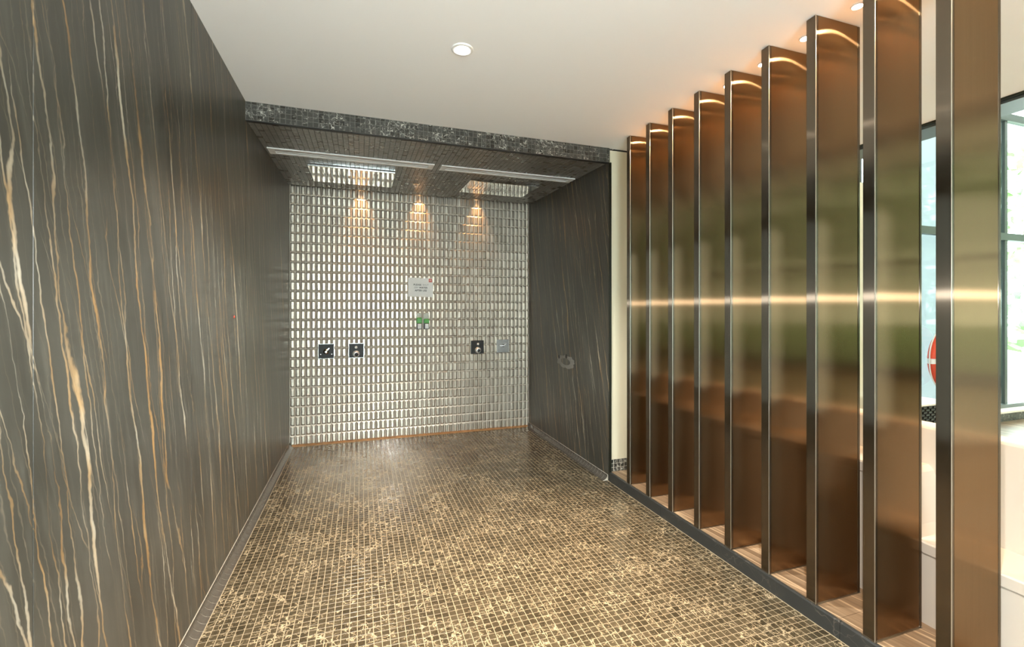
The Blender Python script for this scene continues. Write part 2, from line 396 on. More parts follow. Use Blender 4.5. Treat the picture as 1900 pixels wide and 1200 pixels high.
# ================================================================== STRUCTURE
# ---- shower floor: grout bed and small marble tiles
floor = structure(box('floor', XL - 0.1, XR, YREAR, YB + 0.05, -0.12, -0.0006, 'grout_floor'),
                  'brown marble mosaic shower floor with beige grout lines', 'floor')
cells = []
nx = int(math.ceil((XR - FX0) / PM)); ny = int((FY0 - (-1.2)) / PM)
for i in range(nx):
    for j in range(ny):
        x0 = FX0 + i * PM; x1 = min(x0 + PM, XR + 0.001); y1 = FY0 - j * PM; y0 = y1 - PM
        if x1 - x0 < 0.012: continue
        ar = area_in_view([(x0, y0, 0), (x1, y0, 0), (x1, y1, 0), (x0, y1, 0)])
        cells.append((ar, x0, x1, y0, y1))
full = sorted([c for c in cells if c[2] - c[1] > PM - 1e-4], key=lambda c: -c[0])
near = set((c[1], c[3]) for c in full[:300])
me_ft = pad_mesh('mosaic_tile', PM - 0.0030, PM - 0.0030, 0.0006, 0.0010, 'mosaic_floor')
mb = MB()
for ar, x0, x1, y0, y1 in cells:
    c = ((x0 + x1) / 2, (y0 + y1) / 2, -0.0006)
    tu, tv = random.gauss(0, 0.003), random.gauss(0, 0.003)
    if (x0, y0) in near:
        inst(me_ft, 'mosaic_tile', floor, c, (tv, -tu, 0))
    else:
        pad(mb, c, (1, 0, 0), (0, 1, 0), (0, 0, 1), x1 - x0 - 0.0030, PM - 0.0030, 0.0006, 0.0010, tu, tv)
stuff(mb.build('mosaic_tiles', 'mosaic_floor', floor))

# thin film of water lying towards the drain
tw = NT('water_film'); tr = tw.node('ShaderNodeBsdfTransparent', {'Color': (1, 1, 1, 1)})
fr = tw.node('ShaderNodeFresnel', {'IOR': 1.33}); 
dist = tw.node('ShaderNodeVectorMath', {0: tw.vec('MULTIPLY', tw.vec('SUBTRACT', tw.pos(), (0.12, 4.10, 0)), (1 / 0.80, 1 / 1.15, 0))}, operation='LENGTH').outputs['Value']
thin = tw.ramp(tw.math('MULTIPLY_ADD', tw.noise(tw.pos(), 3.5, 3), 0.3, tw.math('SUBTRACT', dist, 0.15)), [(0.30, (1, 1, 1)), (0.92, (0, 0, 0))])
gl = tw.node('ShaderNodeBsdfGlossy', {'Roughness': 0.16, 'Color': tw.math('MULTIPLY', fr.outputs[0], thin)})
mx = tw.node('ShaderNodeAddShader'); tw.l.new(tr.outputs[0], mx.inputs[0]); tw.l.new(gl.outputs[0], mx.inputs[1])
tw.l.new(mx.outputs[0], tw.out.inputs['Surface']); M['water'] = tw.m
mb = MB(); rr = random.Random(5); nn = 48; pts = []
for k in range(nn):
    a = 2 * math.pi * k / nn; s_ = 1 + 0.10 * math.sin(3 * a + 1) + 0.06 * math.sin(7 * a) + rr.uniform(-0.02, 0.02)
    pts.append((min(max(0.12 + 0.84 * s_ * math.cos(a), XL + 0.06), XR - 0.06), min(4.10 + 1.2 * s_ * math.sin(a), YB - 0.06)))
mb.v += [(x, y, 0.0016) for x, y in pts] + [(x, y, 0.0008) for x, y in pts]
mb.f.append(tuple(range(nn))); mb.mi.append(0)
for k in range(nn): mb.f.append((k, nn + k, nn + (k + 1) % nn, (k + 1) % nn)); mb.mi.append(0)
tag(mb.build('water_film', 'water'), 'thin wet film of water on the mosaic floor before the steel wall', 'puddle')

# ---- left wall: stone slabs with fine seams
wl = structure(box('wall_left', XL - 0.2, XL - 0.025, YREAR, YB + 0.1, -0.1, H + 0.1, 'grout_dark'),
               'dark veined stone wall with gold streaks left of the shower', 'wall')
ys = [YREAR, -1.69, -0.69, 0.306, 1.303, 2.301, 3.28, YB + 0.04]
for a, b in zip(ys[:-1], ys[1:]):
    box('stone_slab', XL - 0.03, XL, a + 0.0012, b - 0.0012, 0.0, H + 0.02, 'marble_l', wl, bevel=0.0015)
MB().lathe([(0, 0.004), (0.006, 0.003), (0.008, 0)], 12, (XL, 3.0, 1.365), 'x').build('red_dot', 'red', wl)

# ---- coved skirting tiles, left wall and alcove right wall
RC = 0.044
def cove(name, x, sgn, y0, y1, label):
    def arc(r):
        pts = []
        for q in range(7):
            a = math.pi / 2 * q / 6
            pts.append((sgn * max(RC - r * math.cos(a), 0.0), max(RC - r * math.sin(a), 0.0)))
        return pts
    back = [(0.0, RC + 0.003)] + [(sgn * 0.0012, RC + 0.003)] + arc(RC - 0.0012)[1:] + [(sgn * RC, 0.0003), (sgn * RC, -0.004), (0.0, -0.004)]
    base = structure(MB().prism(back, y0 + 0.006, y1, 'y').build(name, 'grout_cove'), label, 'skirting')
    base.location = (x, 0, 0)
    front = arc(RC - 0.0030); front[0] = (sgn * 0.003, RC)
    prof = [(0.0, RC)] + front + [(sgn * RC, 0.0025), (sgn * RC, -0.002), (0.0, -0.002)]
    first = MB().prism(prof, -0.0232, 0.0232, 'y').build('cove_tile', 'cove', base)
    first.location = (0, y1 - 0.025, 0)
    for k in range(1, int((y1 - y0) / 0.05)):
        inst(first.data, 'cove_tile', base, (0, y1 - 0.025 - 0.05 * k, 0))
cove('baseboard_left', XL, 1, 1.26, YB - 0.01, 'grey coved tile skirting along the left stone wall')
cove('baseboard_right', XR, -1, YH + 0.02, YB - 0.01, 'grey coved tile skirting along the alcove side wall')

# ---- back wall: bevelled steel tiles on pale grout
ZW = 2.76
wb = structure(box('wall_back', XL - 0.1, XR + 0.2, YB, YB + 0.2, -0.1, ZW, 'grout_wall'),
               'alcove back wall of bevelled brushed steel tiles', 'wall')
me_st = pad_mesh('steel_tile', 0.0442, 0.0942, 0.0108, 0.0050, 'steel_tile')
cells = []
for i in range(53):
    for j in range(28):
        x0 = XL + 0.003 + i * 0.05; x1 = min(x0 + 0.05, XR - 0.002); z0 = 0.006 + j * 0.1; z1 = min(z0 + 0.1, 2.72)
        if x1 - x0 < 0.02 or z1 - z0 < 0.02: continue
        cells.append((area_in_view([(x0, YB, z0), (x1, YB, z0), (x1, YB, z1), (x0, YB, z1)]), x0, x1, z0, z1))
full = sorted([c for c in cells if c[2] - c[1] > 0.0499 and c[4] - c[3] > 0.0999], key=lambda c: -c[0])
near = set((c[1], c[3]) for c in full[:300])
mb = MB()
for ar, x0, x1, z0, z1 in cells:
    tu, tv = random.gauss(0, 0.012), random.gauss(0, 0.008)
    cx, cz = (x0 + x1) / 2, (z0 + z1) / 2
    if (x0, z0) in near:
        inst(me_st, 'steel_tile', wb, (cx, YB - 0.001, cz), (math.pi / 2 + tv, tu, 0))
    else:
        pad(mb, (cx, YB - 0.001, cz), (1, 0, 0), (0, 0, 1), (0, -1, 0), x1 - x0 - 0.0058, z1 - z0 - 0.0058, 0.0108, 0.0050, tu, tv)
stuff(mb.build('steel_tiles', 'steel_tile', wb))
# drain strip along the foot of the back wall
bbk = structure(MB().prism([(YB - 0.045, -0.001), (YB - 0.045, 0.006), (YB - 0.012, 0.012), (YB, 0.014), (YB, -0.001)], XL + 0.02, XR - 0.02, 'x').build('baseboard_back', 'rust'),
                'rusty brown drain strip along the foot of the steel tiled wall', 'drain')

# ---- alcove right wall: one slab with a dark metal edge
wr = structure(box('wall_right', XR + 0.03, XR + 0.16, YH + 0.03, YB + 0.1, -0.1, ZW, 'grout_dark'),
               'dark veined stone side wall of the shower alcove', 'wall')
box('stone_slab', XR, XR + 0.035, YH + 0.012, YB, 0.0, ZW, 'marble_r', wr, bevel=0.0015)
box('edge_strip', XR - 0.001, XR + 0.012, YH - 0.012, YH + 0.011, 0.0, ZF - 0.004, 'darkmetal', wr, bevel=0.001)
# chalky adhesive marks where a fitting was taken off
mb = MB(); n0 = 28; cyy, czz = 4.115, 0.892
def blob(mb, cy, cz, ry, rz, hole, h, seed):
    rr = random.Random(seed); n = len(mb.v)
    for k in range(n0):
        a = 2 * math.pi * k / n0; s = 1 + rr.uniform(-0.13, 0.13)
        mb.v += [(0, cy + ry * s * math.cos(a), cz + rz * s * math.sin(a)), (-h, cy + ry * s * 0.96 * math.cos(a), cz + rz * s * 0.96 * math.sin(a)),
                 (-h, cy + hole * ry * math.cos(a), cz + hole * 0.92 * rz * math.sin(a)), (0, cy + hole * 0.95 * ry * math.cos(a), cz + hole * 0.88 * rz * math.sin(a))]
    for k in range(n0):
        j = (k + 1) % n0
        for q in range(3): mb.f.append((n + 4 * k + q, n + 4 * j + q, n + 4 * j + q + 1, n + 4 * k + q + 1)); mb.mi.append(0)
blob(mb, cyy, czz, 0.20, 0.066, 0.56, 0.0015, 3)
o = mb.build('adhesive_residue', 'residue', wr); o.location = (XR, 0, 0); o['label'] = 'chalky oval ring of old adhesive'
for (dy, dz, r) in ((0.15, 0.035, 0.02), (-0.02, 0.055, 0.024)):
    MB().lathe([(0, -0.003), (r * 0.9, -0.003), (r, 0)], 14, (XR, cyy + dy, czz + dz), 'x').build('anchor_hole', 'black', wr)

# ---- dropped front beam of the alcove with mosaic facing
trim1 = structure(box('trim_1', XL - 0.01, XR, YH, YH + 0.03, ZF, H + 0.05, 'grout_dark'),
                  'dark marble mosaic beam across the top of the shower alcove', 'beam')
me_ht = pad_mesh('mosaic_tile_beam', PH - 0.0022, PH - 0.0022, 0.001, 0.002, 'mosaic_head')
cells = []
for i in range(int((XR - XL) / PH) + 1):
    for j in range(4):
        x0 = XL + i * PH; x1 = min(x0 + PH, XR); z0 = ZF + j * PH; z1 = min(z0 + PH, H)
        if x1 - x0 < 0.008 or z1 - z0 < 0.005: continue
        cx, cz = (x0 + x1) / 2, (z0 + z1) / 2
        if x1 - x0 > PH - 1e-4 and z1 - z0 > PH - 1e-4:
            inst(me_ht, 'mosaic_tile', trim1, (cx, YH + 0.0005, cz), (math.pi / 2, 0, 0))
        else:
            m2 = MB(); pad(m2, (cx, YH + 0.0005, cz), (1, 0, 0), (0, 0, 1), (0, -1, 0), x1 - x0 - 0.0022, z1 - z0 - 0.0022, 0.001, 0.002)
            m2.build('mosaic_tile', 'mosaic_head', trim1)
box('shadow_strip', XL, XR, YH + 0.004, YH + 0.03, ZF - 0.006, ZF + 0.002, 'black', trim1)

# ---- sloping alcove ceiling with mosaic, and the dark slot before the back wall
KS = (ZB - ZF) / (YB - YH)
YSL = YB - 0.085
def zsof(y): return ZF + KS * (y - YH)
mb = MB()
y0, y1 = YH + 0.03, YSL
z0, z1 = zsof(y0), zsof(y1)
mb.prism([(y0, z0 + 0.002), (y1, z1 + 0.002), (y1, z1 + 0.06), (y0, z0 + 0.06)], XL, XR + 0.01, 'x')
sof = structure(mb.build('ceiling', 'grout_soffit'), 'dark mosaic sloping ceiling inside the shower alcove', 'ceiling')
mb = MB(); PS = 0.036
n = Vector((0, KS, -1)).normalized(); v = Vector((0, 1, KS)).normalized()
for i in range(int((XR - XL) / PS) + 1):
    for j in range(int((y1 - y0) / PS)):
        xa = XL + i * PS; xb = min(xa + PS, XR); ya = y0 + j * PS + 0.002
        if xb - xa < 0.01: continue
        yc = ya + PS / 2
        pad(mb, ((xa + xb) / 2, yc, zsof(yc) + 0.002), (1, 0, 0), v, n, xb - xa - 0.0028, PS - 0.0016, 0.0008, 0.002, random.gauss(0, 0.0015), random.gauss(0, 0.0015))
stuff(mb.build('mosaic_tiles', 'mosaic_soffit', sof))
trim2 = structure(box('trim_2', XL - 0.15, XR + 0.25, YH + 0.03, YB + 0.2, 2.765, 2.87, 'black'), 'black cover over the alcove and its lamp slot, added to shut out sky light', 'slot')  # black cover spans the whole alcove, added to stop sky light leaking in
for X in (0.0, 0.624, 1.291):
    r = thing('slot_lamp', {0.0: 'warm slot lamp above the valve plates, leftmost of three', 0.624: 'warm slot lamp above the paper notice, middle of three', 1.291: 'warm slot lamp above the right rain shower, rightmost of three'}[X], 'lamp', (X, YB - 0.050, 2.765), 'warm lamps in the slot over the steel wall')
    MB().lathe([(0.0, -0.012), (0.018, -0.012), (0.022, -0.016), (0.024, 0.0), (0.0, 0.0)], 16).build('housing', 'darkmetal', r)
    MB().lathe([(0.0, -0.0135), (0.014, -0.0135), (0.0145, -0.012)], 16).build('lens', 'slot_lens', r)
    lamp('slot_lamp_light', 'SPOT', (X, YB - 0.055, 2.748), 10, (1.0, 0.50, 0.20), rot=(math.radians(-5), 0, 0), spot_size=math.radians(66), spot_blend=0.9, shadow_soft_size=0.01)

# ---- main ceiling
cl = structure(box('ceiling', XL - 0.1, CEX - 0.012, YREAR, YH + 0.05, H, H + 0.12, 'ceil'), 'flat white painted ceiling above the shower and fins', 'ceiling')
tr3 = structure(box('trim_3', CEX - 0.012, CEX + 0.012, YREAR, YH, H - 0.014, HT, 'darkmetal'), 'dark metal trim along the ceiling edge', 'trim')
tr4 = structure(box('trim_4', CEX + 0.02, CEX + 0.27, YREAR, YH, H - 0.03, H + 0.10, 'frame'), 'grey green beam running beside the ceiling edge', 'beam')
clh = structure(box('ceiling', CEX - 0.2, XE + 0.1, YE - 0.1, YH + 0.1, HT, HT + 0.1, 'ceil'), 'high white ceiling over the pool side', 'ceiling')

# ---- raised side floor: striped stone tiles with a dark stone riser
fl2 = structure(box('floor', XR + 0.012, XE, YE, YH + 0.05, -0.12, ZS - 0.012, 'grout_wall'), 'striped brown stone floor under the bronze fins', 'floor')
yj = [YH - 0.001, 2.62, 1.40, 0.18, -1.04, -2.26, -3.48, YE]
xj = [XR + 0.0135, 2.62, 3.84, 5.06, 6.28, 7.5, 8.72, XE]
for a, b in zip(yj[1:], yj[:-1]):
    for p, q in zip(xj[:-1], xj[1:]):
        box('floor_tile', p + 0.0008, q - 0.0008, a + 0.0008, b - 0.0008, ZS - 0.012, ZS, 'veinfloor', fl2)
cb = structure(box('trim_5', XR + 0.004, XR + 0.012, YREAR, YH, -0.1, ZS - 0.006, 'grout_wall'), 'dark stone riser between the mosaic floor and the fins', 'curb')
for a, b in zip([YREAR, -1.05, 0.17, 1.385, 2.60], [-1.05, 0.17, 1.385, 2.60, YH - 0.001]):
    MB().prism([(XR - 0.004, -0.004), (XR + 0.006, -0.004), (XR + 0.012, ZS - 0.004), (XR + 0.012, ZS - 0.0005), (XR + 0.001, ZS - 0.0005), (XR - 0.003, ZS - 0.006)], a + 0.001, b - 0.001, 'y').build('curb_stone', 'curb', cb)

# ---- cream wall beside the alcove (the wall the window belongs to)
wf = structure(box('wall_front', XR + 0.004, 4.9, YH, YH + 0.18, ZS + 0.10, H - 0.018, 'cream'), 'cream wall panel between the alcove and the fins', 'wall')
box('backing', XR + 0.045, 4.9, YH + 0.012, YH + 0.18, ZS - 0.05, HT, 'black', wf)
bf = structure(box('baseboard_front', XR + 0.003, 4.9, YH + 0.002, YH + 0.02, ZS, ZS + 0.098, 'grout_wall'), 'mosaic skirting under the cream wall panel', 'skirting')
for i in range(22):
    for j in range(3):
        inst(me_ht, 'mosaic_tile', bf, (XR + 0.005 + (i + 0.5) * PH, YH + 0.0025, ZS + (j + 0.5) * 0.0327), (math.pi / 2, 0, 0)).data
# the window wall beyond
structure(box('wall_window_base', 4.9, XE, YH, YH + 0.2, -0.1, 0.19, 'mosaic_base'), 'dark mosaic wall under the pool window', 'wall')
sill = structure(box('trim_6', 4.9, XE, YH - 0.06, YH + 0.2, 0.19, 0.218, 'sill', bevel=0.004), 'pale sill under the pool window', 'sill')
win = structure(box('window_1', 4.9, XE, YH + 0.05, YH + 0.15, 0.218, 0.26, 'frame'), 'tall grey framed pool window', 'window')
zt = [0.26, 2.265, 2.35, 3.73, 3.82, HT]
for X in (4.93, 5.45, 7.485, 9.5, XE - 0.05):
    box('mullion', X, X + 0.055, YH + 0.075, YH + 0.115, 0.26, HT, 'frame', win)
for (a, b) in ((2.265, 2.35), (3.73, 3.82)):
    box('transom', 4.93, XE, YH + 0.06, YH + 0.12, a, b, 'frame', win)
for (xa, xb) in ((4.995, 5.45), (5.515, 7.485), (7.55, 9.5), (9.565, XE - 0.05)):
    for (a, b) in ((0.26, 2.265), (2.35, 3.73), (3.82, HT)):
        box('pane', xa, xb, YH + 0.09, YH + 0.098, a, b, 'glass', win)
structure(box('trim_7', 5.2, 7.485, YH + 0.20, YH + 0.204, 0.0, HT, 'bluepanel'), 'pale blue grey panel behind the window glass', 'panel')
# far glazed side of the pool room
win2 = structure(box('window_2', XE, XE + 0.1, YE, YH + 0.2, 0.0, 0.3, 'frame'), 'long glazed far side of the pool room', 'window')
for k in range(6):
    y = YE + k * (YH + 0.1 - YE) / 5
    box('mullion', XE, XE + 0.1, y, y + 0.07, 0.3, HT, 'frame', win2)
for z in (2.3, HT - 0.08):
    box('transom', XE + 0.01, XE + 0.09, YE, YH + 0.2, z, z + 0.08, 'frame', win2)
for k in range(5):
    y = YE + k * (YH + 0.1 - YE) / 5
    w_ = (YH + 0.1 - YE) / 5
    for a, b in ((0.3, 2.3), (2.38, HT - 0.08)):
        box('pane', XE + 0.05, XE + 0.058, y + 0.07, y + w_, a, b, 'glass_tint', win2)
# rear walls behind the camera
WX0, WX1, WZ0, WZ1 = -0.60, 1.00, 0.05, 2.55
mb = MB()
mb.box(XL - 0.1, 4.0, YREAR - 0.15, YREAR, -0.1, WZ0); mb.box(XL - 0.1, 4.0, YREAR - 0.15, YREAR, WZ1, HT)
mb.box(XL - 0.1, WX0, YREAR - 0.15, YREAR, WZ0, WZ1); mb.box(WX1, 4.0, YREAR - 0.15, YREAR, WZ0, WZ1)
structure(mb.build('wall_rear', 'rear'), 'grey plaster wall with a wide window behind the viewer', 'wall')
win3 = structure(box('window_3', WX0, WX1, YREAR - 0.12, YREAR - 0.03, WZ0, WZ0 + 0.05, 'frame'), 'wide window behind the viewer', 'window')
for k in range(4):
    x = WX0 + k * (WX1 - WX0 - 0.05) / 3
    box('mullion', x, x + 0.05, YREAR - 0.12, YREAR - 0.03, WZ0 + 0.05, WZ1, 'frame', win3)
    if k < 3: box('pane', x + 0.05, x + (WX1 - WX0 - 0.05) / 3, YREAR - 0.08, YREAR - 0.072, WZ0 + 0.05, WZ1, 'glass', win3)
structure(box('wall_rear_pool', 4.0, XE, YE - 0.15, YE, -0.1, HT, 'rear'), 'grey plaster end wall of the pool room', 'wall')
structure(box('wall_side_pool', 3.9, 4.0, YE, YREAR, -0.1, HT, 'rear'), 'grey plaster return wall of the pool room', 'wall')

# ================================================================== THINGS
# ---- bronze fins
ordn = ['first', 'second', 'third', 'fourth', 'fifth', 'sixth', 'seventh', 'eighth', 'ninth']
proto = None
for k in range(9):
    yf = 2.978 - 0.2467 * k
    lab = f'tall brushed bronze screen fin, {ordn[k]} of nine counting from the shower alcove'
    if k == 0: lab = 'tall brushed bronze screen fin closest to the cream wall panel, first of nine'
    if k == 8: lab = 'tall brushed bronze screen fin at the right picture edge, nearest of nine'
    r = thing('screen_fin', lab, 'fin', (XF, yf, ZS), 'bronze fins of the floor-to-ceiling screen')
    hh = H - ZS - 0.002
    if proto is None:
        proto = []
        proto.append(box('panel', 0.0165, FW - 0.0165, 0.0012, FT - 0.0012, 0.002, hh, 'bronze', r))
        proto.append(box('front_edge', 0, 0.015, 0, FT, 0.002, hh, 'bronze_edge', r, bevel=0.0028))
        proto.append(box('rear_edge', FW - 0.015, FW, 0, FT, 0.002, hh, 'bronze_edge', r, bevel=0.0028))
        proto.append(box('corner_highlight', -0.0007, 0.0026, -0.0007, 0.0026, 0.002, hh, 'corner_glint', r, bevel=0.001))  # pale strip standing in for the bright bevel highlight along the corner
        proto.append(box('core', 0.01, FW - 0.01, 0.004, FT - 0.004, 0.001, hh, 'darkmetal', r))
        proto.append(box('base_plate', -0.003, FW, -0.004, FT + 0.004, 0.0, 0.002, 'steel', r))
    else:
        for p in proto:
            c = p.copy(); COL.objects.link(c); c.parent = r
# ---- recessed downlights
def downlight(loc, ro, ri, label, energy, col, size, group, warm=False, blend=0.5):
    r = thing('downlight', label, 'downlight', loc, group)
    MB().lathe([(ri, -0.002), (ri * 1.02, -0.007), (ro * 0.92, -0.008), (ro, -0.004), (ro, 0.0)], 32).build('trim_ring', 'white', r, smooth=True)
    MB().lathe([(0.0, -0.004), (ri * 0.9, -0.004), (ri, -0.002)], 24).build('lens', 'lens_warm' if warm else 'lens', r)
    l = lamp('downlight_light', 'SPOT', (loc[0], loc[1], loc[2] - 0.012), energy, col, spot_size=math.radians(size), spot_blend=blend, shadow_soft_size=ri * 0.8)
    return r
downlight((0.491, 2.27, H), 0.056, 0.037, 'round white recessed downlight in the ceiling before the shower alcove', 110, SOFTW, 120, 'ceiling downlights')
downlight((0.491, 0.30, H), 0.056, 0.037, 'added round white recessed downlight above the viewer, out of view', 110, SOFTW, 120, 'ceiling downlights')  # unseen downlight added overhead for more light in the room
downlight((0.491, -1.60, H), 0.056, 0.037, 'added round white recessed downlight behind the viewer, out of view', 110, SOFTW, 120, 'ceiling downlights')  # second unseen downlight, added as fill from behind
for k in range(9):
    y = 2.978 - 0.2467 * k - 0.10
    nm = f'small warm ceiling downlight before the {ordn[k]} bronze fin from the alcove'
    downlight((2.06, y, H), 0.026, 0.020, nm, 26, (1.0, 0.66, 0.36), 116, 'warm downlights between the bronze fins', True)

# panel lights added out of view to brighten the pool room
for k, (px, py) in enumerate(((5.6, 1.4), (5.6, -1.4), (8.3, 1.4), (8.3, -1.4))):
    r = thing('added_fill_panel', 'added square fill light in the high pool ceiling, ' + ('window side near the fins', 'rear side near the fins', 'window side far from the fins', 'rear side far from the fins')[k], 'lamp', (px, py, HT), 'added fill lights of the pool ceiling')
    box('frame', -0.33, 0.33, -0.33, 0.33, -0.03, 0.0, 'white', r)
    box('diffuser', -0.30, 0.30, -0.30, 0.30, -0.034, -0.028, 'added_fill_glow', r)
# ---- slot diffusers on the alcove ceiling
def slot_diffuser(x0, x1, yc, label):
    wd = 0.145; rx = math.atan(KS)
    r = thing('slot_diffuser', label, 'air diffuser', ((x0 + x1) / 2, yc, zsof(yc)), 'white slot diffusers on the alcove ceiling')
    r.rotation_euler = (rx, 0, 0)
    L = (x1 - x0) / 2
    mb = MB(); b = 0.028
    mb.box(-L, L, -wd / 2, -wd / 2 + b, -0.008, 0.0); mb.box(-L, L, wd / 2 - b, wd / 2, -0.008, 0.0)
    mb.box(-L, -L + 0.045, -wd / 2 + b, wd / 2 - b, -0.008, 0.0); mb.box(L - 0.045, L, -wd / 2 + b, wd / 2 - b, -0.008, 0.0)
    mb.build('frame', 'white', r)
    box('divider', -L + 0.045, L - 0.045, -0.010, 0.010, -0.0075, 0.0, 'white', r)
    for s in (-1, 1):
        m = MB().prism([(s * 0.040, 0.0), (s * 0.034, -0.001), (s * 0.016, -0.006), (s * 0.014, 0.0)], -L + 0.045, L - 0.045, 'x')
        m.build('louver', 'plate_grey', r)
slot_diffuser(-0.675, 0.592, 3.905, 'long white slot diffuser on the alcove ceiling above the left rain shower')
slot_diffuser(0.652, 1.905, 3.905, 'long white slot diffuser on the alcove ceiling above the right rain shower')
# ---- rain shower heads
def rain_head(x0, x1, y0, y1, label):
    cx, cy = (x0 + x1) / 2, (y0 + y1) / 2
    r = thing('rain_shower_head', label, 'shower head', (cx, cy, zsof(cy) - 0.002), 'rain shower heads')
    r.rotation_euler = (math.atan(KS), 0, 0)
    L, W = (x1 - x0) / 2, (y1 - y0) / 2
    box('plate', -L, L, -W, W, -0.016, 0.0, 'chrome', r, bevel=0.003)
    mb = MB(); nxx, nyy = 22, 15
    for i in range(nxx):
        for j in range(nyy):
            u, v = (i + 0.5) / nxx, (j + 0.5) / nyy
            if 0.10 < u < 0.90 and 0.12 < v < 0.88:
                X, Y = -L + 2 * L * u, -W + 2 * W * v
                mb.lathe([(0.0, -0.0205), (0.0028, -0.0205), (0.0042, -0.016)], 6, (X, Y, 0))
    stuff(mb.build('nozzles', 'plate_grey', r))
rain_head(-0.43, 0.295, 4.195, 4.755, 'polished square rain shower head on the alcove ceiling, left one')
rain_head(0.985, 1.685, 4.195, 4.700, 'polished square rain shower head on the alcove ceiling, right one')
# ---- small sprinkler between them
yc = 4.585; zc = zsof(yc)
r = thing('sprinkler', 'small round chrome sprinkler on the alcove ceiling between the rain showers', 'sprinkler', (0.522, yc, zc - 0.001))
MB().lathe([(0.016, -0.003), (0.020, -0.008), (0.031, -0.007), (0.037, 0.0)], 24).build('escutcheon', 'chrome', r, smooth=True)
MB().lathe([(0.0, -0.026), (0.005, -0.025), (0.006, 0.0)], 12).build('stem', 'steel', r)
for k in range(4):
    a = math.pi / 4 + k * math.pi / 2; m2 = MB(); lv = 0.017
    m2.box(min(0, lv * math.cos(a)) - 0.002, max(0, lv * math.cos(a)) + 0.002, min(0, lv * math.sin(a)) - 0.002, max(0, lv * math.sin(a)) + 0.002, -0.027, -0.024)
    m2.build('deflector_arm', 'chrome', r)

# ---- valve plates on the steel wall
def lever(mb, x0, z0, x1, z1, r, y0, y1):
    d = Vector((x1 - x0, 0, z1 - z0)); n = Vector((-d.z, 0, d.x)).normalized() * r
    a, b = Vector((x0, 0, z0)), Vector((x1, 0, z1))
    pr = [a + n, b + n * 0.7, b - n * 0.7, a - n]
    k = len(mb.v)
    for y in (y0, y1):
        for p in pr: mb.v.append((p.x, y, p.z))
    for q in ((0, 1, 2, 3), (7, 6, 5, 4), (0, 4, 5, 1), (1, 5, 6, 2), (2, 6, 7, 3), (3, 7, 4, 0)):
        mb.f.append(tuple(k + i for i in q)); mb.mi.append(0)
YP = YB - 0.009
def plate(cx, cz, s, mat, label, name='shower_valve'):
    r = thing(name, label, 'shower valve', (cx, YP, cz), 'square control plates on the steel wall')
    box('cover_plate', -s / 2, s / 2, -0.014, 0.004, -s / 2, s / 2, mat, r, bevel=0.0015)
    box('plate_rim', -s / 2 - 0.003, s / 2 + 0.003, -0.010, 0.003, -s / 2 - 0.003, s / 2 + 0.003, 'steel', r, bevel=0.001)
    return r
def valve(r, dx=0.0, dz=0.0):
    MB().lathe([(0.0, -0.034), (0.011, -0.033), (0.0145, -0.028), (0.0145, -0.014)], 20, (0.002 + dx, 0, 0.036), 'y').build('diverter_button', 'bright', r, smooth=True)
    MB().lathe([(0.0, -0.040), (0.020, -0.040), (0.024, -0.038), (0.034, -0.026), (0.036, -0.014)], 28, (0.002 + dx, 0, -0.034), 'y').build('temperature_knob', 'bright', r, smooth=True)
    MB().lathe([(0.0, -0.0415), (0.019, -0.0412), (0.0195, -0.039)], 24, (0.006 + dx, 0, -0.040), 'y').build('knob_face', 'blackp', r, smooth=True)
r = plate(-0.346, 0.975, 0.150, 'plate_dark', 'dark square plate with a round hose outlet, leftmost on the steel wall', 'hose_outlet')
MB().lathe([(0.0, -0.030), (0.007, -0.030), (0.008, -0.046), (0.014, -0.046), (0.015, -0.030), (0.028, -0.028), (0.031, -0.014)], 28, (0.0, 0, -0.004), 'y').build('outlet_collar', 'steel', r, smooth=True)
mb = MB(); lever(mb, 0.012, 0.014, 0.032, 0.034, 0.006, -0.040, -0.020); mb.build('hose_hook', 'chrome', r)
for sx in (-1, 1): MB().lathe([(0.0, -0.018), (0.006, -0.017), (0.007, -0.014)], 10, (sx * 0.054, 0, -0.034), 'y').build('screw', 'steel', r)
r = plate(-0.046, 0.973, 0.150, 'plate_dark', 'dark square shower valve plate with two chrome knobs, second from the left'); valve(r, -0.004)
r = plate(1.291, 0.977, 0.150, 'plate_dark', 'dark square shower valve plate with two chrome knobs, beside the grey plate'); valve(r, 0.004)
r = plate(1.602, 0.982, 0.148, 'plate_grey', 'pale grey square plate with a small lever, rightmost on the steel wall', 'lever_plate')
MB().lathe([(0.0, -0.030), (0.015, -0.029), (0.018, -0.014)], 20, (0.0, 0, 0.008), 'y').build('hub', 'chrome', r, smooth=True)
mb = MB(); lever(mb, -0.045, 0.008, 0.012, 0.006, 0.008, -0.040, -0.026); mb.build('lever', 'bright', r)
mb = MB(); lever(mb, 0.006, 0.0, 0.034, 0.034, 0.005, -0.040, -0.026); mb.build('lever', 'bright', r)

